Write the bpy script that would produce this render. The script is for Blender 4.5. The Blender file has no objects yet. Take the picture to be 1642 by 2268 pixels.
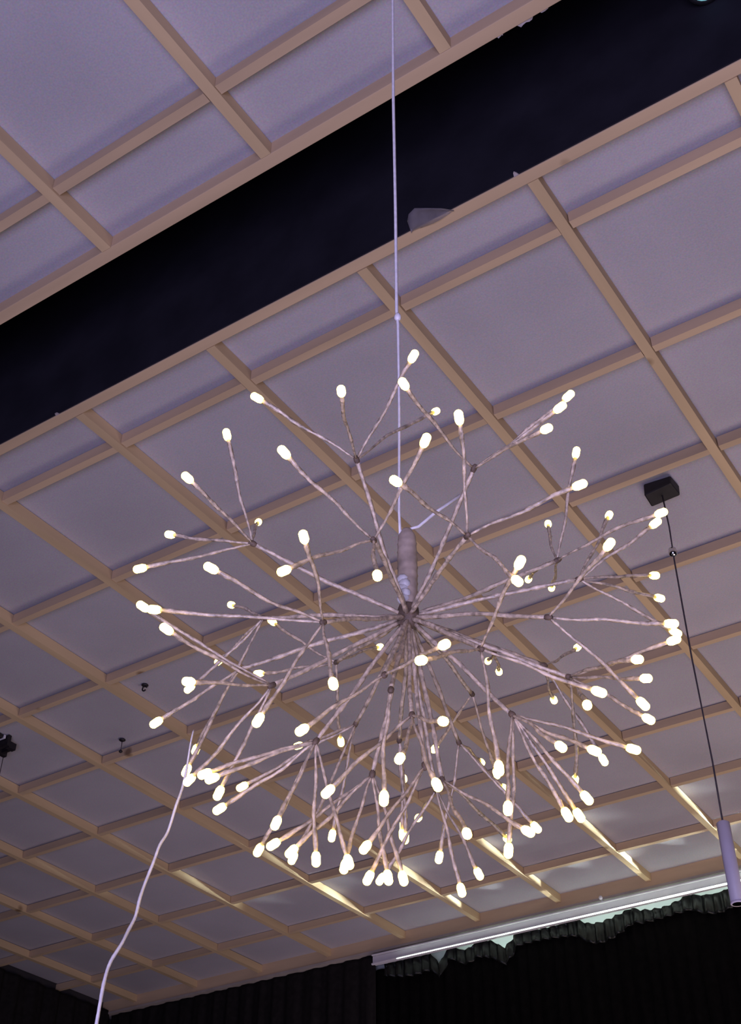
import bpy, bmesh, math, random
from mathutils import Vector, Matrix, noise

# ------------------------------------------------------------------ camera, light, exposure
sc = bpy.context.scene
col = sc.collection
rnd = random.Random(7)
H = 3.0                      # ceiling (batten undersides) above the lens, metres
EYE = 1.6                    # lens above the floor
ZC = EYE + H                 # batten undersides
cam_d = bpy.data.cameras.new('camera')
cam = bpy.data.objects.new('camera', cam_d); col.objects.link(cam)
cam_d.sensor_fit = 'VERTICAL'; cam_d.sensor_height = 24.0
cam_d.lens = 24.0 * 2780.5 / 2268.0
cam_d.clip_start = 0.05
right = Vector((0.8336539, 0.55227716, 0.00333543))
down = Vector((-0.34450904, 0.52473244, -0.77844036))
fwd = Vector((-0.43166503, 0.64780075, 0.62770971))
m = Matrix((right, -down, -fwd)).transposed().to_4x4()
m.translation = (0, 0, EYE)
cam.matrix_world = m
sc.camera = cam
sc.view_settings.view_transform = 'Standard'
sc.view_settings.look = 'None'
sc.view_settings.exposure = 0.0
sc.view_settings.gamma = 1.0
sc.view_settings.use_curve_mapping = False

w = bpy.data.worlds.new('world'); sc.world = w; w.use_nodes = True
w.node_tree.nodes['Background'].inputs[0].default_value = (0.05, 0.045, 0.06, 1)
w.node_tree.nodes['Background'].inputs[1].default_value = 0.05

def area(name, loc, target, size, power, color, size_y=None, spread=180):
    d = bpy.data.lights.new(name, 'AREA'); d.energy = power; d.color = color; d.size = size
    if size_y: d.shape = 'RECTANGLE'; d.size_y = size_y
    d.spread = math.radians(spread)
    o = bpy.data.objects.new(name, d); col.objects.link(o); o.location = loc
    o.rotation_euler = (Vector(target) - Vector(loc)).to_track_quat('-Z', 'Y').to_euler()
    return o
# coloured stage washes standing low in the hall and shining up at the ceiling
area('stage_wash_violet', (0.3, -1.5, 0.7), (-1.0, 1.6, 4.6), 2.4, 188, (0.60, 0.56, 1.0))
area('stage_wash_rose', (-0.3, 5.2, 0.5), (-0.6, 5.5, 5), 3.0, 84, (1.0, 0.80, 0.74))
area('stage_wash_dim', (-3.6, 2.6, 0.4), (-3.6, 3.2, 5), 3.4, 2.5, (0.95, 0.92, 1.0))
area('stage_wash_back', (-4.3, 6.0, 0.5), (-4.3, 6.3, 5), 1.6, 3.2, (0.84, 0.70, 1.0), None, 80)
# added unseen beams in front of the rail, shaped to light the batten sides
for k in range(17):
    x = 1.0 - .3 * k
    z = ZC - (.036 if x > -2.9 else .075)
    area('added_batten_beam', (x, 6.81, z), (x - 1, 5.81, z + .125), .34, .22 if x > -2.9 else .15, (0.85, 1.0, 0.98), 0.062, 6)
    if x > -3.6:
        area('added_batten_beam', (x, 6.855, ZC - .020), (x - 1, 5.855, ZC + .19), .16, .085, (0.85, 1.0, 0.98), 0.030, 7)
# lamps behind the sagging curtain wash the pale wall seen through its gaps
area('behind_curtain_light', (-1.3, 7.052, ZC - .32), (-1.3, 7.10, ZC - .20), 5.4, 15.0, (0.80, 1.0, 0.94), 0.02, 150)

# ------------------------------------------------------------------ materials
def mat(name, color, rough=0.7, noise_scale=None, noise_amt=0.15, metallic=0.0, bump=0.0, stretch=None, trans=0.0, alpha=1.0, spec=0.5):
    mt = bpy.data.materials.new(name); mt.use_nodes = True
    nt = mt.node_tree; b = nt.nodes['Principled BSDF']
    b.inputs['Base Color'].default_value = (*color, 1); b.inputs['Roughness'].default_value = rough
    b.inputs['Metallic'].default_value = metallic
    b.inputs['Specular IOR Level'].default_value = spec
    b.inputs['Transmission Weight'].default_value = trans
    b.inputs['Alpha'].default_value = alpha
    if noise_scale:
        tc = nt.nodes.new('ShaderNodeTexCoord'); mp = nt.nodes.new('ShaderNodeMapping')
        geo = nt.nodes.new('ShaderNodeNewGeometry')
        nt.links.new(geo.outputs['Position'], mp.inputs['Vector'])
        if stretch: mp.inputs['Scale'].default_value = stretch
        n = nt.nodes.new('ShaderNodeTexNoise'); n.inputs['Scale'].default_value = noise_scale; n.inputs['Detail'].default_value = 6
        nt.links.new(mp.outputs[0], n.inputs['Vector'])
        r = nt.nodes.new('ShaderNodeValToRGB')
        r.color_ramp.elements[0].position = 0.3; r.color_ramp.elements[1].position = 0.7
        r.color_ramp.elements[0].color = (*[c * (1 - noise_amt) for c in color], 1)
        r.color_ramp.elements[1].color = (*[min(1, c * (1 + noise_amt)) for c in color], 1)
        nt.links.new(n.outputs['Fac'], r.inputs[0]); nt.links.new(r.outputs[0], b.inputs['Base Color'])
        if bump:
            bp = nt.nodes.new('ShaderNodeBump'); bp.inputs['Strength'].default_value = bump; bp.inputs['Distance'].default_value = 0.002
            nt.links.new(n.outputs['Fac'], bp.inputs['Height']); nt.links.new(bp.outputs[0], b.inputs['Normal'])
    return mt
def emit(name, color, strength):
    mt = bpy.data.materials.new(name); mt.use_nodes = True
    b = mt.node_tree.nodes['Principled BSDF']
    b.inputs['Base Color'].default_value = (*color, 1)
    b.inputs['Emission Color'].default_value = (*color, 1); b.inputs['Emission Strength'].default_value = strength
    return mt

def wood(name, color, axis):
    mt = mat(name, color, 0.65, 9.0, 0.13, bump=0.25, stretch=(0.12, 1, 1) if axis == 'x' else (1, 0.12, 1), spec=0.3)
    nt = mt.node_tree; b = nt.nodes['Principled BSDF']
    src = b.inputs['Base Color'].links[0].from_socket
    geo = nt.nodes.new('ShaderNodeNewGeometry')
    v = nt.nodes.new('ShaderNodeTexVoronoi'); v.inputs['Scale'].default_value = 2.4       # scattered knots and stains
    nt.links.new(geo.outputs['Position'], v.inputs['Vector'])
    r = nt.nodes.new('ShaderNodeValToRGB'); r.color_ramp.elements[0].position = 0.035; r.color_ramp.elements[1].position = 0.075
    r.color_ramp.elements[0].color = (0.42, 0.36, 0.32, 1); r.color_ramp.elements[1].color = (1, 1, 1, 1)
    nt.links.new(v.outputs['Distance'], r.inputs[0])
    mx = nt.nodes.new('ShaderNodeMix'); mx.data_type = 'RGBA'; mx.blend_type = 'MULTIPLY'; mx.inputs[0].default_value = 1
    nt.links.new(src, mx.inputs[6]); nt.links.new(r.outputs[0], mx.inputs[7]); nt.links.new(mx.outputs[2], b.inputs['Base Color'])
    return mt

def speckled(*a, **k):
    mt = mat(*a, **k); nt = mt.node_tree; b = nt.nodes['Principled BSDF']
    src = b.inputs['Base Color'].links[0].from_socket
    geo = nt.nodes.new('ShaderNodeNewGeometry')
    n = nt.nodes.new('ShaderNodeTexNoise'); n.inputs['Scale'].default_value = 170; n.inputs['Detail'].default_value = 3
    nt.links.new(geo.outputs['Position'], n.inputs['Vector'])
    mx = nt.nodes.new('ShaderNodeMix'); mx.data_type = 'RGBA'; mx.blend_type = 'OVERLAY'; mx.inputs[0].default_value = 0.30
    nt.links.new(src, mx.inputs[6]); nt.links.new(n.outputs['Color'], mx.inputs[7]); nt.links.new(mx.outputs[2], b.inputs['Base Color'])
    return mt
M = {}
M['panel'] = speckled('grey_panel', (0.46, 0.43, 0.455), 0.8, 2.2, 0.07, bump=0.15, spec=0.2)
M['wood_y'] = wood('pine_lengthwise', (0.61, 0.445, 0.255), 'y')
M['wood_x'] = wood('pine_crosswise', (0.60, 0.435, 0.27), 'x')
M['slab'] = mat('dark_backing', (0.03, 0.028, 0.03), 0.9, 4, 0.2)
M['void'] = mat('black_recess_cloth', (0.024, 0.022, 0.030), 0.95, 6, 0.2, spec=0.05)
M['black_cloth'] = mat('black_curtain_cloth', (0.012, 0.010, 0.010), 0.9, 30, 0.3, bump=0.3, spec=0.15)
M['pendant'] = mat('lavender_enamel', (0.64, 0.58, 0.68), 0.5, 12, 0.05)
M['velvet'] = mat('black_velvet', (0.004, 0.0035, 0.0035), 0.95, 30, 0.3, spec=0.03)
M['satin'] = mat('black_satin_cloth', (0.008, 0.009, 0.008), 0.36, 24, 0.3, bump=0.3, spec=0.3)
M['wall'] = mat('pale_wall', (0.62, 0.68, 0.66), 0.8, 5, 0.06)
M['dark_wall'] = mat('dark_wall_paint', (0.03, 0.026, 0.028), 0.85, 5, 0.1)
M['floor'] = mat('dark_floor', (0.05, 0.045, 0.04), 0.6, 8, 0.2)
M['white_metal'] = mat('white_enamel', (0.74, 0.70, 0.72), 0.35, 12, 0.05)
M['black'] = mat('black_plastic', (0.012, 0.009, 0.011), 0.6, 40, 0.3, bump=0.2)
M['chrome'] = mat('chrome', (0.75, 0.75, 0.78), 0.15, 30, 0.05, metallic=1.0)
M['cord_dark'] = mat('dark_cord', (0.07, 0.055, 0.06), 0.7, 60, 0.2)
M['cord_white'] = mat('white_cord', (0.68, 0.64, 0.66), 0.45, 90, 0.12, bump=0.2)
M['tape'] = mat('crinkled_paper_tape', (0.46, 0.362, 0.275), 0.36, 130, 0.55, bump=0.9, spec=0.7)
M['joint'] = mat('brown_joint_tape', (0.10, 0.065, 0.045), 0.7, 120, 0.4, bump=0.5)
M['stem'] = mat('brown_wrapped_post', (0.34, 0.265, 0.215), 0.5, 45, 0.3, bump=0.5)
M['white_tape'] = mat('white_tape', (0.58, 0.56, 0.58), 0.4, 60, 0.1, bump=0.5)
M['film'] = mat('torn_plastic_film', (0.30, 0.27, 0.31), 0.25, 20, 0.2, alpha=0.40)
M['chip'] = mat('paint_flake', (0.40, 0.35, 0.36), 0.7, 60, 0.2)
M['led'] = emit('warm_led', (1.0, 0.72, 0.14), 10)
M['strip'] = emit('cold_lip_glow', (0.80, 1.0, 0.90), 8)  # glow that stands in for the brightly lit rail lip
M['ledge'] = mat('dull_beige_ledge', (0.42, 0.36, 0.31), 0.7, 12, 0.1)
M['lens'] = emit('cold_lens', (0.22, 0.52, 0.62), 0.9)

# ------------------------------------------------------------------ helpers
def link(name, me, m_, parent=None, smooth=False):
    if m_: me.materials.append(m_)
    o = bpy.data.objects.new(name, me); col.objects.link(o)
    if parent: o.parent = parent
    if smooth:
        for p in me.polygons: p.use_smooth = True
    return o
def mesh(name, vs, fs, m_, parent=None, smooth=False):
    me = bpy.data.meshes.new(name); me.from_pydata([tuple(v) for v in vs], [], fs); me.update()
    bm = bmesh.new(); bm.from_mesh(me); bmesh.ops.recalc_face_normals(bm, faces=bm.faces); bm.to_mesh(me); bm.free()
    return link(name, me, m_, parent, smooth)
BF = [(0, 1, 2, 3), (4, 7, 6, 5), (0, 4, 5, 1), (1, 5, 6, 2), (2, 6, 7, 3), (3, 7, 4, 0)]
def boxv(x0, x1, y0, y1, z0, z1):
    return [(x0, y0, z0), (x1, y0, z0), (x1, y1, z0), (x0, y1, z0), (x0, y0, z1), (x1, y0, z1), (x1, y1, z1), (x0, y1, z1)]
def box(name, x0, x1, y0, y1, z0, z1, m_, parent=None, jit=0.0, bevel=0.0):
    vs = boxv(x0, x1, y0, y1, z0, z1)
    if jit: vs = [(a + rnd.uniform(-jit, jit), b + rnd.uniform(-jit, jit), c + rnd.uniform(-jit, jit)) for a, b, c in vs]
    o = mesh(name, vs, BF, m_, parent)
    if bevel:
        bm = bmesh.new(); bm.from_mesh(o.data); bmesh.ops.bevel(bm, geom=bm.edges[:], offset=bevel, segments=2, affect='EDGES', profile=0.5); bm.to_mesh(o.data); bm.free()
    return o
def boxes(name, lst, m_, parent=None):
    vs, fs = [], []
    for b in lst:
        n = len(vs); vs += boxv(*b); fs += [tuple(i + n for i in f) for f in BF]
    return mesh(name, vs, fs, m_, parent)
def ring_frame(d):
    d = d.normalized(); a = Vector((0, 0, 1)) if abs(d.z) < 0.9 else Vector((1, 0, 0))
    u = d.cross(a).normalized(); return u, d.cross(u).normalized()
def tube_geo(pts, rads, n=6, ridge=0.0):
    vs, fs = [], []
    k = len(pts)
    u, v = ring_frame(pts[-1] - pts[0])
    for i, (p, r) in enumerate(zip(pts, rads)):
        t = (pts[min(i + 1, k - 1)] - pts[max(i - 1, 0)]).normalized()
        uu = (u - t * u.dot(t)).normalized(); vv = t.cross(uu)
        for j in range(n):
            a = 2 * math.pi * j / n + i * 0.5
            rr = r * (1 + ridge * rnd.uniform(-1, 1))
            vs.append(p + (uu * math.cos(a) + vv * math.sin(a)) * rr)
    for i in range(k - 1):
        for j in range(n):
            fs.append((i * n + j, i * n + (j + 1) % n, (i + 1) * n + (j + 1) % n, (i + 1) * n + j))
    fs.append(tuple(range(n - 1, -1, -1))); fs.append(tuple((k - 1) * n + j for j in range(n)))
    return vs, fs
def tube(name, pts, rads, m_, parent=None, n=6, ridge=0.0, smooth=True):
    vs, fs = tube_geo([Vector(p) for p in pts], rads, n, ridge)
    return mesh(name, vs, fs, m_, parent, smooth)
def lathe(name, prof, m_, parent=None, n=16, axis=None, at=(0, 0, 0)):
    """prof: (radius, height) pairs; axis: direction of the height"""
    d = Vector(axis or (0, 0, 1)).normalized(); u, v = ring_frame(d); at = Vector(at)
    vs, fs = [], []
    for r, h in prof:
        for j in range(n):
            a = 2 * math.pi * j / n
            vs.append(at + d * h + (u * math.cos(a) + v * math.sin(a)) * max(r, 1e-5))
    k = len(prof)
    for i in range(k - 1):
        for j in range(n):
            fs.append((i * n + j, i * n + (j + 1) % n, (i + 1) * n + (j + 1) % n, (i + 1) * n + j))
    fs.append(tuple(range(n - 1, -1, -1))); fs.append(tuple((k - 1) * n + j for j in range(n)))
    return mesh(name, vs, fs, m_, parent, True)
def empty(name, loc):
    o = bpy.data.objects.new(name, None); col.objects.link(o); o.location = loc; o.empty_display_size = 0.1; return o
def tag(o, label, cat, group=None, kind=None):
    o['label'] = label; o['category'] = cat
    if group: o['group'] = group
    if kind: o['kind'] = kind
    return o
def struct(o): o['kind'] = 'structure'; return o

# ------------------------------------------------------------------ the hall
XL, XR, YB, YF = -7.03, 3.9, 7.10, -4.0       # inner faces of the side, back and front walls
GAP0, GAP1 = 0.548 * H, 0.684 * H             # the open slot across the ceiling
PZ = ZC + 0.049                               # underside of the panels
struct(box('floor', XL - .2, XR + .2, YF - .2, YB + .2, -0.1, 0, M['floor']))
struct(box('wall_back', XL - .2, XR + .2, YB, YB + .15, 0, PZ + .9, M['wall']))
struct(box('wall_left', XL - .15, XL, YF, YB, 0, PZ + .9, M['dark_wall']))
struct(box('wall_right', XR, XR + .15, YF, YB, 0, PZ + .9, M['dark_wall']))
struct(box('wall_front', XL - .2, XR + .2, YF - .15, YF, 0, PZ + .9, M['dark_wall']))
ceil = struct(boxes('ceiling', [(XL, XR, YF, GAP0 - .012, PZ + .014, PZ + .09), (XL, XR, GAP1 + .012, YB, PZ + .014, PZ + .09)], M['slab']))
# black lining of the slot: two sides and a top, seen from below as a dark band
boxes('recess_liner', [(XL, XR, GAP0 - .012, GAP0, PZ - .03, PZ + .75), (XL, XR, GAP1 - .004, GAP1 + .010, ZC + .005, PZ + .75), (XL, XR, GAP0, GAP1, PZ + .74, PZ + .75)], M['void'], ceil)

cols = [-2.2348, -2.0425, -1.8475, -1.651, -1.4513, -1.2634, -1.0714, -0.8718, -0.677, -0.4767, -0.2795]
cols += [-0.2795 + 0.197 * k for k in range(1, 8)]
cols = [c * H for c in cols]
rows_up = [y * H for y in (-0.137, 0.059, 0.255, 0.4555)]
rows_lo = [y * H for y in (0.7658, 0.9670, 1.162, 1.3552, 1.5583, 1.7597, 1.9562, 2.1560)]
WB = 2.316 * H                                # near face of the wall board
EU0, EU1 = 0.5345 * H, GAP0                   # edge boards beside the slot
EL0, EL1 = GAP1, 0.6975 * H
bw, cw = 0.0170, 0.0145                       # half widths of long battens and cross battens

def panels(ys):
    xs = [XL + .004] + cols + [XR - .004]
    for x0, x1 in zip(xs, xs[1:]):
        for y0, y1 in zip(ys, ys[1:]):
            g = 0.003; dz = rnd.uniform(0, .003)
            vs = boxv(x0 + g, x1 - g, y0 + g, y1 - g, PZ + dz, PZ + .013)
            vs = [(a, b, c + (rnd.uniform(0, .002) if c < PZ + .008 else 0)) for a, b, c in vs]
            mesh('ceiling_panel', vs, BF, M['panel'], ceil)
panels([YF + 1.5] + rows_up + [EU0 + .01])
panels([EL1 - .01] + rows_lo + [WB + .01])

def long_batten(x, y0, y1):
    n = 6; vs, fs = [], []
    for i in range(n + 1):
        y = y0 + (y1 - y0) * i / n; dx = rnd.uniform(-.0025, .0025); dz = rnd.uniform(-.0015, .0015)
        vs += [(x - bw + dx, y, ZC + dz), (x + bw + dx, y, ZC + dz), (x + bw + dx, y, PZ - .001), (x - bw + dx, y, PZ - .001)]
    for i in range(n):
        for j in range(4):
            fs.append((i * 4 + j, i * 4 + (j + 1) % 4, i * 4 + 4 + (j + 1) % 4, i * 4 + 4 + j))
    fs += [(3, 2, 1, 0), tuple(n * 4 + j for j in range(4))]
    mesh('batten', vs, fs, M['wood_y'], ceil)
for x in cols:
    long_batten(x, -1.2, EU0 - .001)
    long_batten(x, EL1 + .001, WB - .001)
def cross(ys):
    xs = [XL] + cols + [XR]
    for y in ys:
        for k, (x0, x1) in enumerate(zip(xs, xs[1:])):
            a = x0 + (bw + .003 if k else .002); b = x1 - (bw + .003 if k < len(xs) - 2 else .002)
            d0, d1 = rnd.uniform(-.003, .003), rnd.uniform(-.003, .003); z = ZC + .004 + rnd.uniform(0, .002)
            vs = [(a, y - cw + d0, z), (b, y - cw + d1, z), (b, y + cw + d1, z), (a, y + cw + d0, z)]
            vs += [(p, q, PZ - .001) for p, q, r in vs]
            mesh('cross_batten', vs, BF, M['wood_x'], ceil)
cross(rows_up); cross(rows_lo)
eu = box('edge_board', XL, XR, EU0, EU1, ZC + .001, PZ + .012, M['wood_x'], ceil, bevel=.002)
el = box('edge_board', XL, XR, EL0, EL1, ZC + .001, PZ + .012, M['wood_x'], ceil, bevel=.002)
# flaking paint along the slot edges
def flake(pts, z, t, parent):
    n = len(pts)
    vs = [(x, y, z + rnd.uniform(-.002, .002)) for x, y in pts] + [(x, y, z + t) for x, y in pts]
    fs = [tuple(range(n)), tuple(range(2 * n - 1, n - 1, -1))] + [(i, (i + 1) % n, n + (i + 1) % n, n + i) for i in range(n)]
    return mesh('paint_flake', vs, fs, M['chip'], parent)
for cx, wd, dp in ((-.2085 * H, .05, .012), (-.190 * H, .028, .008), (-.233 * H, .02, .006)):
    pts = [(cx - wd / 2, EU1 - .002)] + [(cx - wd / 2 + wd * i / 6, EU1 + dp * rnd.uniform(.3, 1)) for i in range(1, 6)] + [(cx + wd / 2, EU1 - .002)]
    flake(pts, ZC + .004, .0015, eu)
for cx, wd, dp in ((-.290 * H, .018, .014), (-.893 * H, .02, .008)):
    pts = [(cx - wd / 2, EL0 + .002)] + [(cx - wd / 2 + wd * i / 4, EL0 - .004 - dp * rnd.uniform(.4, 1)) for i in range(1, 4)] + [(cx + wd / 2, EL0 + .002)]
    flake(pts, ZC + .004, .0015, el)

# board along the back wall with a pale ledge under it
struct(boxes('trim_1', [(XL + .001, XR - .001, WB, WB + .05, ZC - .030, PZ + .013)], M['wood_x']))
struct(boxes('trim_2', [(XL + .001, XR - .001, WB - .004, YB - .001, ZC - .046, ZC - .031)], M['ledge']))

# ------------------------------------------------------------------ curtains, rail
def curtain(name, path, top, z0, m_, wl, amp, seed, thick=.004):
    """path(s) -> (point, normal) along the wall; top(s) -> z of the upper hem; s in metres"""
    r = random.Random(seed); L = path['len']; ns = int(L / .012)
    ph, phs = 0.0, []
    for i in range(ns + 1):
        phs.append(ph); ph += 2 * math.pi * .012 / wl * (1 + .45 * noise.noise(Vector((i * .012 * 3.1, seed, 0))))
    nz = 14
    vs, fs = [], []
    for i in range(ns + 1):
        s = L * i / ns; p, nrm = path['at'](s); t = top(s)
        for k in range(nz + 1):
            q = k / nz; q = q * q
            z = t + ((t - .075 - .03 * abs(math.sin(s * 3.1)) - .02 * math.sin(s * 9) if z0 is None else z0) - t) * q
            a = amp * (.55 + .45 * min(1, q * 6)) * (1 + .4 * noise.noise(Vector((s * 2, k * .35, seed + 5))))
            o_ = a * math.sin(phs[i] + .35 * noise.noise(Vector((s * 4, k * .3, seed))))
            o_ += .35 * a * math.sin(2.3 * phs[i] + 1.1 + k * .12)
            vs.append((p[0] + nrm[0] * o_, p[1] + nrm[1] * o_, z))
    w_ = nz + 1
    for i in range(ns):
        for k in range(nz):
            fs.append((i * w_ + k, (i + 1) * w_ + k, (i + 1) * w_ + k + 1, i * w_ + k + 1))
    o = mesh(name, vs, fs, m_, None, True)
    sm = o.modifiers.new('thickness', 'SOLIDIFY'); sm.thickness = thick
    return o
def u2z(z): return EYE + z * H
YC = 2.338 * H
XA = -1.530 * H                                # where the rail and the sagging curtain begin
cl = curtain('curtain', {'len': XA - .012 - (XL + .07), 'at': lambda s: ((XL + .07 + s, WB + .036), (0, 1))}, lambda s: ZC - .047, .02, M['black_cloth'], .145, .014, 3)
tag(cl, 'straight black curtain on the back wall, hanging flush under the ledge left of the rail', 'curtain')
cs = curtain('curtain', {'len': 9.2, 'at': lambda s: ((XL + .055, YB - .14 - s), (1, 0))}, lambda s: ZC - .018, .02, M['black_cloth'], .17, .022, 11)
tag(cs, 'black curtain covering the left side wall up to the ceiling corner', 'curtain')
swag = [(-1.530, .962), (-1.400, .9605), (-1.3935, .962), (-1.384, .950), (-1.3718, .9345), (-1.360, .950), (-1.351, .968), (-1.335, .966), (-1.322, .957), (-1.309, .953), (-1.292, .957), (-1.281, .966),
        (-1.262, .9645), (-1.243, .960), (-1.228, .949), (-1.212, .9385), (-1.196, .952), (-1.184, .9655), (-1.150, .963), (-1.105, .961), (-1.060, .964), (-1.040, .9645), (-1.030, .955), (-1.012, .949), (-.994, .9475), (-.970, .951), (-.938, .958),
        (-.9226, .9625), (-.905, .954), (-.880, .950), (-.850, .950), (-.827, .9555), (-.8006, .9635), (-.775, .956), (-.745, .9535), (-.712, .959), (-.68, .964), (-.62, .950), (-.56, .963), (-.50, .948), (-.44, .964), (-.30, .950), (-.2, .963), (1.2, .96)]
XS = XA - .15
def swag_top(s):
    x = max(-1.5299, (XS + s) / H)
    for (a, za), (b, zb) in zip(swag, swag[1:]):
        if a <= x <= b:
            t = (x - a) / (b - a); return u2z(za + (zb - za) * t)
    return u2z(.96)
cr = curtain('curtain', {'len': XR - .06 - XS, 'at': lambda s: ((XS + s, YC + .012), (0, 1))}, lambda s: swag_top(s) - .02, .02, M['velvet'], .085, .011, 23)
tag(cr, 'black curtain sagging in swags below the white rail, pale wall showing in the gaps', 'curtain')
hd_ = curtain('gathered_header', {'len': XR - .06 - XA - .05, 'at': lambda s: ((XA + .05 + s, YC - .014), (0, 1))}, lambda s: swag_top(s + .2), None, M['satin'], .062, .016, 29)
hd_.parent = cr; hd_['label'] = 'gathered satin header of the curtain'

rail = empty('curtain_rail', (XA, 2.318 * H, u2z(.967)))
tag(rail, 'long white double-lipped curtain rail fixed under the ceiling edge of the back wall', 'curtain rail')
def rail_part(name, y0, y1, z0, z1, m_):
    o = box(name, 0, XR - .02 - XA, y0 - 2.318 * H, y1 - 2.318 * H, z0 - u2z(.967), z1 - u2z(.967), m_, rail, bevel=.002); return o
rail_part('rail_body', 6.936, 6.975, u2z(.9585), u2z(.9755), M['white_metal'])
rail_part('upper_lip', 6.922, 6.9365, u2z(.9755), u2z(.9785), M['white_metal'])
rail_part('lower_lip', 6.920, 6.9365, u2z(.9555), u2z(.9592), M['white_metal'])
ry, rz = 6.916 - 2.318 * H, ZC - .1315 - u2z(.967)
st_ = tube('glowing_lip', [(.20, ry, rz), (.9, ry, rz), (2.0, ry, rz), (XR - .1 - XA, ry, rz)], [.0018, .003, .0055, .0065], M['strip'], rail, 8); st_['label'] = 'bright lower lip of the rail, with a cold glow added to it'  # brightness of the lower lip put in as an emissive tube
kx, kz = -.975 * H - XA, u2z(.9905) - u2z(.967)
kn = lathe('knob', [(.001, -.013), (.008, -.011), (.013, 0), (.008, .011), (.001, .013)], M['white_metal'], rail, 12, at=(kx, -.030, kz - .012)); kn['label'] = 'small white ball knob on the rail'
tube('knob_stem', [(kx, -.026, kz - .012), (kx, -.010, kz - .034)], [.005, .005], M['white_metal'], rail, 6)

# ------------------------------------------------------------------ chandelier
HUB = Vector((-0.6049, 0.9844, 2.3817))
BRANCHES = [
 ((277,-1458,1116), [(-388,-2420,1629), (888,-2636,860), (1303,-1913,1751), (474,-32,2865)]),
 ((-1083,-1466,543), [(-1137,-2006,1789), (-1003,-2685,597), (-2207,-1638,1035), (-2055,-252,2073), (-2001,-2221,105)]),
 ((675,-1721,-315), [(410,-2892,102), (335,-2686,-1142), (1692,-2376,11), (1138,-2362,-1320)]),
 ((20,-1620,-983), [(-473,-2778,-837), (589,-2734,-885), (-401,-2010,-2132), (474,-2061,-2056), (-1494,-2433,-731)]),
 ((1374,-854,903), [(1439,-2370,880), (2496,-1415,486), (2471,-645,1563), (2496,-987,1112)]),
 ((1425,-1187,-238), [(1930,-2150,363), (1426,-2511,-455), (2669,-1169,-132), (2112,-1572,-1292)]),
 ((1456,897,748), [(1922,729,2054), (1000,1795,2072), (2891,456,523), (414,2312,1748), (696,2387,1546)]),
 ((1808,604,166), [(1936,1483,1597), (2687,859,740), (2309,1665,665), (2283,1783,423), (2476,1551,-248)]),
 ((1733,-138,-721), [(2735,-809,-642), (2767,543,-801), (2391,420,-1664)]),
 ((1248,-710,-1232), [(2171,-1615,-1123), (2260,-326,-1857), (1349,-680,-2540), (1239,-1827,-1949)]),
 ((1484,807,-856), [(2708,714,-874), (2558,-41,-1444), (2517,253,-1498), (2143,-388,-1983), (2321,705,-1670), (591,2724,-993)]),
 ((787,1721,9), [(828,2711,770), (1024,2618,-910), (332,2916,269)]),
 ((1129,104,-1530), [(2114,738,-1921), (1974,83,-2192), (1823,-347,-2294), (1182,-246,-2703), (1643,554,-2396), (1436,505,-2539), (1469,717,-2468), (855,356,-2819)]),
 ((-271,1885,45), [(-1288,2666,-60), (-512,2866,-548)]),
 ((205,-76,-1907), [(-473,-76,-2936), (-148,-619,-2901)]),
 ((-415,1762,-631), [(-712,2856,-327), (-395,2829,-792), (139,2521,-1559), (-976,2168,-1790)]),
 ((171,323,-1887), [(1139,247,-2724), (-230,2487,-1608), (764,-272,-2852)]),
 ((-400,1165,-1482), [(-353,1975,-2198), (-1383,2395,-1089), (-300,1465,-2574), (-1346,1486,-2206)]),
 ((-1081,1499,-523), [(-1618,2440,-484), (-1508,2248,-1233), (-1482,2183,-1374), (-1434,2177,-1434)]),
 ((406,-1009,-1564), [(367,-1083,-2733)]),
 ((417,-1138,-1467), [(-4,-1875,-2286), (1462,-1777,-1833)]),
 ((456,-709,-1713), [(849,-950,-2671), (1189,-1377,-2323), (711,-1339,-2539), (-83,-1339,-2642)]),
 ((-903,-1203,-1180), [(-1451,-1259,-2264), (-1116,-2229,-1587), (-2020,-1080,-1891), (-1849,-2251,-448), (-1284,-2442,-1043)]),
 ((-699,-697,-1648), [(-1498,-1452,-2110), (-1414,-1435,-2179), (-1679,-973,-2252), (-888,-1045,-2635), (-1697,-279,-2430), (-799,-494,-2822), (-456,-429,-2907)]),
 ((-362,-169,-1883), [(-142,57,-2970), (-1204,-676,-2634), (-1026,-612,-2724), (-268,-29,-2962), (-561,-361,-2899)]),
 ((-1489,1165,-335), [(-2711,579,-1075), (-2006,713,-2086), (-2068,1539,-1491), (-2574,1465,-171)]),
 ((-1615,909,445), [(-2245,1936,-10), (-2542,736,1296), (-2773,816,618), (-1693,2028,1305)]),
 ((-1810,-312,482), [(-2556,-557,-1408), (-2675,77,1229), (-2904,188,516), (-2950,-235,-75)]),
 ((-1616,-901,-595), [(-2832,-146,-879), (-2342,-1344,-1240)]),
 ((93,1833,466), [(-461,2723,1020), (-345,2798,853)]),
]

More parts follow.
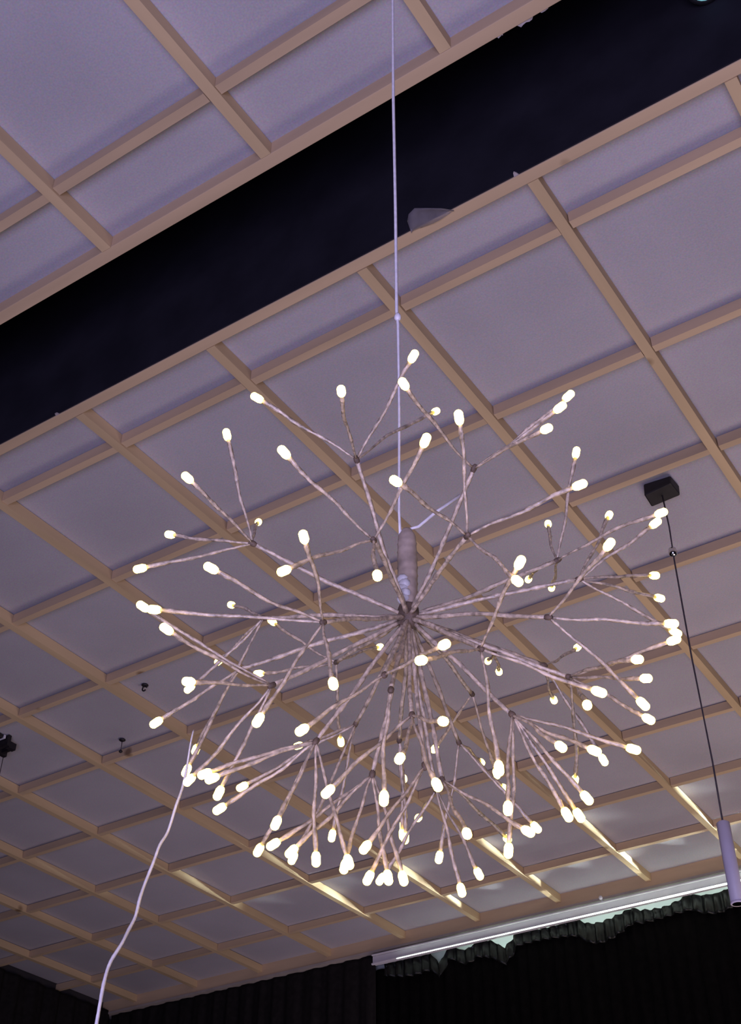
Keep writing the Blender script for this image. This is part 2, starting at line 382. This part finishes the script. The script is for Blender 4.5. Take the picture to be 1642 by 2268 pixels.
ch = empty('chandelier', HUB)
tag(ch, 'starburst chandelier of paper-wrapped wire twigs with warm bulbs, hung on a white wire', 'chandelier')
def wavy(a, b, n, amp, bend=0.0):
    d = b - a; u, v = ring_frame(d); L = d.length
    k1, k2 = rnd.uniform(0, 6), rnd.uniform(0, 6); bu, bv = rnd.uniform(-1, 1) * bend, rnd.uniform(-1, 1) * bend
    out = []
    for i in range(n + 1):
        t = i / n; e = math.sin(math.pi * t)
        out.append(a + d * t + u * e * (amp * math.sin(7 * t + k1) + bu * L) + v * e * (amp * math.sin(9 * t + k2) + bv * L))
    return out
def bulb_prof():
    r, l = .0045, .0145
    p = [(r * .62, 0), (r * .80, .0012), (r, .004)]
    for i in range(1, 7):
        a = i / 6 * math.pi / 2; p.append((r * math.cos(a), l - r + r * math.sin(a)))
    return p
for node, tips in BRANCHES:
    nd = Vector(node) / 10000
    start = nd.normalized() * .008
    pts = wavy(start, nd, 12, .0011, .012)
    br = tube('branch', pts, [.0027 + .0006 * math.sin(i * 2.3) * rnd.random() - .0004 * i / 12 for i in range(13)], M['tape'], ch, 7, .13)
    joint = lathe('joint', [(.0018, -.005), (.0031, -.0025), (.0034, 0), (.0030, .0025), (.0016, .005)], M['joint'], br, 8, axis=nd, at=nd)
    for tp in tips:
        tip = Vector(tp) / 10000
        d = (tip - nd); L = d.length
        base = tip - d.normalized() * .0075           # bulb is centred on the tip position
        pts = wavy(nd, base, 12, .0013, .02)
        rad = [(.0011 + .0013 * (i / 12) ** .7) * (1 + .12 * math.sin(i * 1.9)) for i in range(13)]
        tube('twig', pts, rad, M['tape'], br, 6, .16)
        lathe('bulb', bulb_prof(), M['led'], br, 12, axis=pts[-1] - pts[-2], at=pts[-1] - (pts[-1] - pts[-2]).normalized() * .001)
# hub, wrapped post, knots
hub = lathe('hub', [(.004, -.016), (.010, -.012), (.0135, -.004), (.0125, .004), (.0115, .012), (.009, .016)], M['joint'], ch, 12)
PT = .122
prof = []
for i in range(40):
    t = i / 39; r = .0098 + .0016 * math.sin(t * 3) + (.0007 if i % 4 == 0 else 0) - (.004 * max(0, (t - .9) * 10))
    prof.append((r, .010 + (PT - .010) * t))
post = lathe('post', prof, M['stem'], ch, 12)
for zz, ang in ((.048, .3), (.066, -.12), (.082, .1), (.098, .25), (.108, -.1)):        # turns of thin tape round the post
    pp = [Vector((.0118 * math.cos(a), .0118 * math.sin(a), zz + ang * .0118 * math.cos(a + 1))) for a in [2 * math.pi * k / 18 for k in range(19)]]
    tube('tape_turn', pp, [.0009] * 19, M['white_tape'], post, 5)
kb = []
for k in range(5):
    o_ = lathe('tape_knot', [(.001, -.006), (.006, -.004), (.0075, 0), (.006, .004), (.001, .006)], M['white_tape'], post, 8, axis=(rnd.uniform(-.4, .4), rnd.uniform(-.4, .4), 1), at=(-.001 + .002 * (k % 2), -.0085, .020 + .0065 * k))
    o_.scale = (1, 1, 1)
# suspension wire up to the ceiling, in three slightly kinked runs
wx, wy = -.0064, -.0044
wp = [Vector((wx, wy, PT - .006)), Vector((wx - .001, wy, .15)), Vector((wx + .0012, wy, .30)), Vector((wx + .0015, wy, .47)), Vector((wx - .0004, wy, .50)), Vector((wx, wy, .7)), Vector((wx - .001, wy, 1.0)), Vector((wx + .001, wy, 1.4)), Vector((wx, wy, 1.8)), Vector((wx, wy, PZ - HUB.z + .001))]
sw = tube('suspension_wire', wp, [.0018, .0018, .0018, .0021, .0024, .0024, .0025, .0025, .0025, .0025], M['cord_white'], ch, 8)
lathe('wire_knot', [(.0015, -.007), (.0045, -.004), (.0050, 0), (.0040, .004), (.0015, .008)], M['cord_white'], sw, 8, at=(wx + .001, wy, .487))
tl = tube('wire_tail', [Vector((wx + .001, wy, PT - .002)), Vector((.012, .006, PT + .004)), Vector((.030, .016, PT + .024)), Vector((.0555, .0335, PT + .051))], [.0014, .0019, .0021, .0023], M['cord_white'], ch, 7)
tl['label'] = 'cut white end of the suspension wire'

# loose white cord from the rim of the chandelier down to the floor
cp = [(-0.844, 0.9161, 2.2818), (-0.8407, 0.9099, 2.2607), (-0.8419, 0.9088, 2.226), (-0.8399, 0.9026, 2.2018), (-0.8375, 0.8943, 2.1809), (-0.8391, 0.8881, 2.1503), (-0.8376, 0.877, 2.1312), (-0.8351, 0.8683, 2.1094), (-0.834, 0.8592, 2.0851), (-0.8299, 0.8502, 2.0654), (-0.8251, 0.8423, 2.0442), (-0.821, 0.8314, 2.027), (-0.8165, 0.8204, 2.0102), (-0.815, 0.8079, 1.9899), (-0.8098, 0.7984, 1.9704), (-0.8037, 0.7908, 1.948), (-0.7985, 0.7843, 1.9195), (-0.7958, 0.7791, 1.8788), (-0.7924, 0.7767, 1.8245)]
cp = [Vector(p) for p in cp] + [Vector((-.79, .775, 1.6)), Vector((-.785, .772, 1.0)), Vector((-.785, .772, .35)), Vector((-.79, .75, .06)), Vector((-.82, .65, .004)), Vector((-1.0, .2, .004))]
def smooth_path(p, k=4):
    out = []
    for i in range(len(p) - 1):
        p0, p1, p2, p3 = p[max(i - 1, 0)], p[i], p[i + 1], p[min(i + 2, len(p) - 1)]
        for j in range(k):
            t = j / k
            out.append(.5 * ((2 * p1) + (p2 - p0) * t + (2 * p0 - 5 * p1 + 4 * p2 - p3) * t * t + (3 * p1 - p0 - 3 * p2 + p3) * t ** 3))
    return out + [p[-1]]
cp = smooth_path(cp)
cd = tube('power_cord', cp, [.0007 + .0008 * min(1, i / 9) + .0002 * min(1, i / 40) + .0001 * math.sin(i * .9) for i in range(len(cp))], M['cord_white'], None, 7)
tag(cd, 'loose white cord trailing down from the lower left rim of the starburst chandelier', 'cord')

# ------------------------------------------------------------------ small things on the ceiling
px, py = -.3655 * H, 1.2055 * H
pl = empty('pendant_lamp', (px, py, u2z(.4775)))
tag(pl, 'slim pale tube pendant lamp on a long dark cord from a black ceiling box', 'pendant lamp')
zb = u2z(.4775)
cb = box('ceiling_box', -.055, .055, -.044, .036, PZ - .046 - zb, PZ - .001 - zb, M['black'], pl, jit=.006, bevel=.006)
tube('cord', [(0, 0, PZ - .044 - zb), (.004, 0, 4.45 - zb), (0, 0, 4.30 - zb), (-.002, 0, 3.9 - zb), (.003, 0, 3.5 - zb), (0, 0, .262)], [.0030] * 6, M['cord_dark'], pl, 6)
lathe('cord_grip', [(.004, -.018), (.013, -.014), (.016, 0), (.013, .014), (.004, .018)], M['chrome'], pl, 14, at=(0, 0, u2z(.9125) - zb))
lathe('shade', [(.0165, 0), (.0205, .002), (.0208, .13), (.0204, .256), (.012, .262)], M['pendant'], pl, 20)
lathe('rim', [(.0212, 0), (.0216, .003), (.0212, .006)], M['pendant'], pl, 20)

bx, by = -1.548 * H, 1.2085 * H
cbk = empty('ceiling_bracket', (bx, by, PZ))
tag(cbk, 'black ceiling bracket with a looped hanger and a white strip at the left edge', 'bracket')
box('plate', -.10, .055, -.060, -.012, -.020, -.001, M['black'], cbk, jit=.004, bevel=.004)
st = box('strip', -.10, .060, -.013, -.002, -.022, -.003, M['white_metal'], cbk, bevel=.002); st['label'] = 'white strip across the bracket'
boxes('hanger', [(-.10, .075, .002, .020, -.058, -.001), (.045, .072, .018, .062, -.062, -.028), (-.03, -.008, .018, .080, -.066, -.034), (-.03, .068, .044, .058, -.060, -.036)], M['black'], cbk)
tube('cord', [(-.02, .070, -.060), (-.024, .072, -.30), (-.02, .071, -.60)], [.002] * 3, M['cord_dark'], cbk, 6)

def hook(ux, uy, label, drop):
    h = empty('ceiling_hook', (ux * H, uy * H, PZ))
    tag(h, label, 'hook', 'small hooks screwed into the ceiling panels')
    lathe('base', [(.016, -.001), (.017, -.004), (.010, -.009), (.004, -.010)], M['black'], h, 12)
    if drop:
        tube('stem', [(0, 0, -.008), (.001, 0, -.04), (0, 0, -drop)], [.0025, .002, .002], M['cord_dark'], h, 6)
        lathe('tip', [(.002, -.010), (.008, -.006), (.010, 0), (.004, .006)], M['black'], h, 10, at=(0, 0, -drop))
    else:
        pts = [Vector((.013 * math.cos(a), 0, -.020 + .013 * math.sin(a))) for a in [2 * math.pi * k / 14 for k in range(13)]]
        tube('ring', pts, [.0035] * 13, M['black'], h, 6)
hook(-1.378, 1.325, 'small dark ceiling hook with a thin dangling stem, left of the chandelier', .065)
hook(-1.229, 1.213, 'small black ring hook on a bare panel, nearest the left of the chandelier', 0)

# torn plastic film sticking out over the slot
fx = [(-.4085, .6835), (-.4065, .6735), (-.400, .6655), (-.391, .662), (-.380, .6665), (-.368, .674), (-.360, .6845)]
top_ = [Vector((x * H, y * H, ZC - .001 + .012 * noise.noise(Vector((x * 60, y * 60, 0))))) for x, y in fx]
base_ = [Vector(((fx[0][0] + (fx[-1][0] - fx[0][0]) * i / 6) * H, EL0 + .006, ZC - .002)) for i in range(7)]
vs, fs = [], []
for k in range(5):
    t = k / 4
    for a, b in zip(base_, top_):
        p = a.lerp(b, t); p.z += .006 * math.sin(t * 5 + a.x * 40); vs.append(p)
for k in range(4):
    for i in range(6): fs.append((k * 7 + i, k * 7 + i + 1, k * 7 + 8 + i, k * 7 + 7 + i))
pf = mesh('plastic_film', vs, fs, M['film'], None, True)
sm = pf.modifiers.new('thickness', 'SOLIDIFY'); sm.thickness = .0012
tag(pf, 'torn scrap of translucent film sticking out over the black ceiling slot', 'film')

# cold spotlight up in the slot at the top of the frame
sp = empty('spotlight', (-.076 * 3.3 + .022, .600 * 3.3 + .013, EYE + 3.3))
tag(sp, 'small bluish spotlight up inside the black ceiling slot', 'spotlight')
lathe('housing', [(.042, .004), (.050, 0), (.052, .10), (.040, .14), (.012, .15)], M['black'], sp, 20)
lathe('lens', [(.001, -.012), (.022, -.010), (.036, -.003), (.036, .003)], M['lens'], sp, 20)
tube('bracket', [(0, 0, .14), (0, 0, PZ + .745 - EYE - 3.3)], [.008, .008], M['black'], sp, 8)
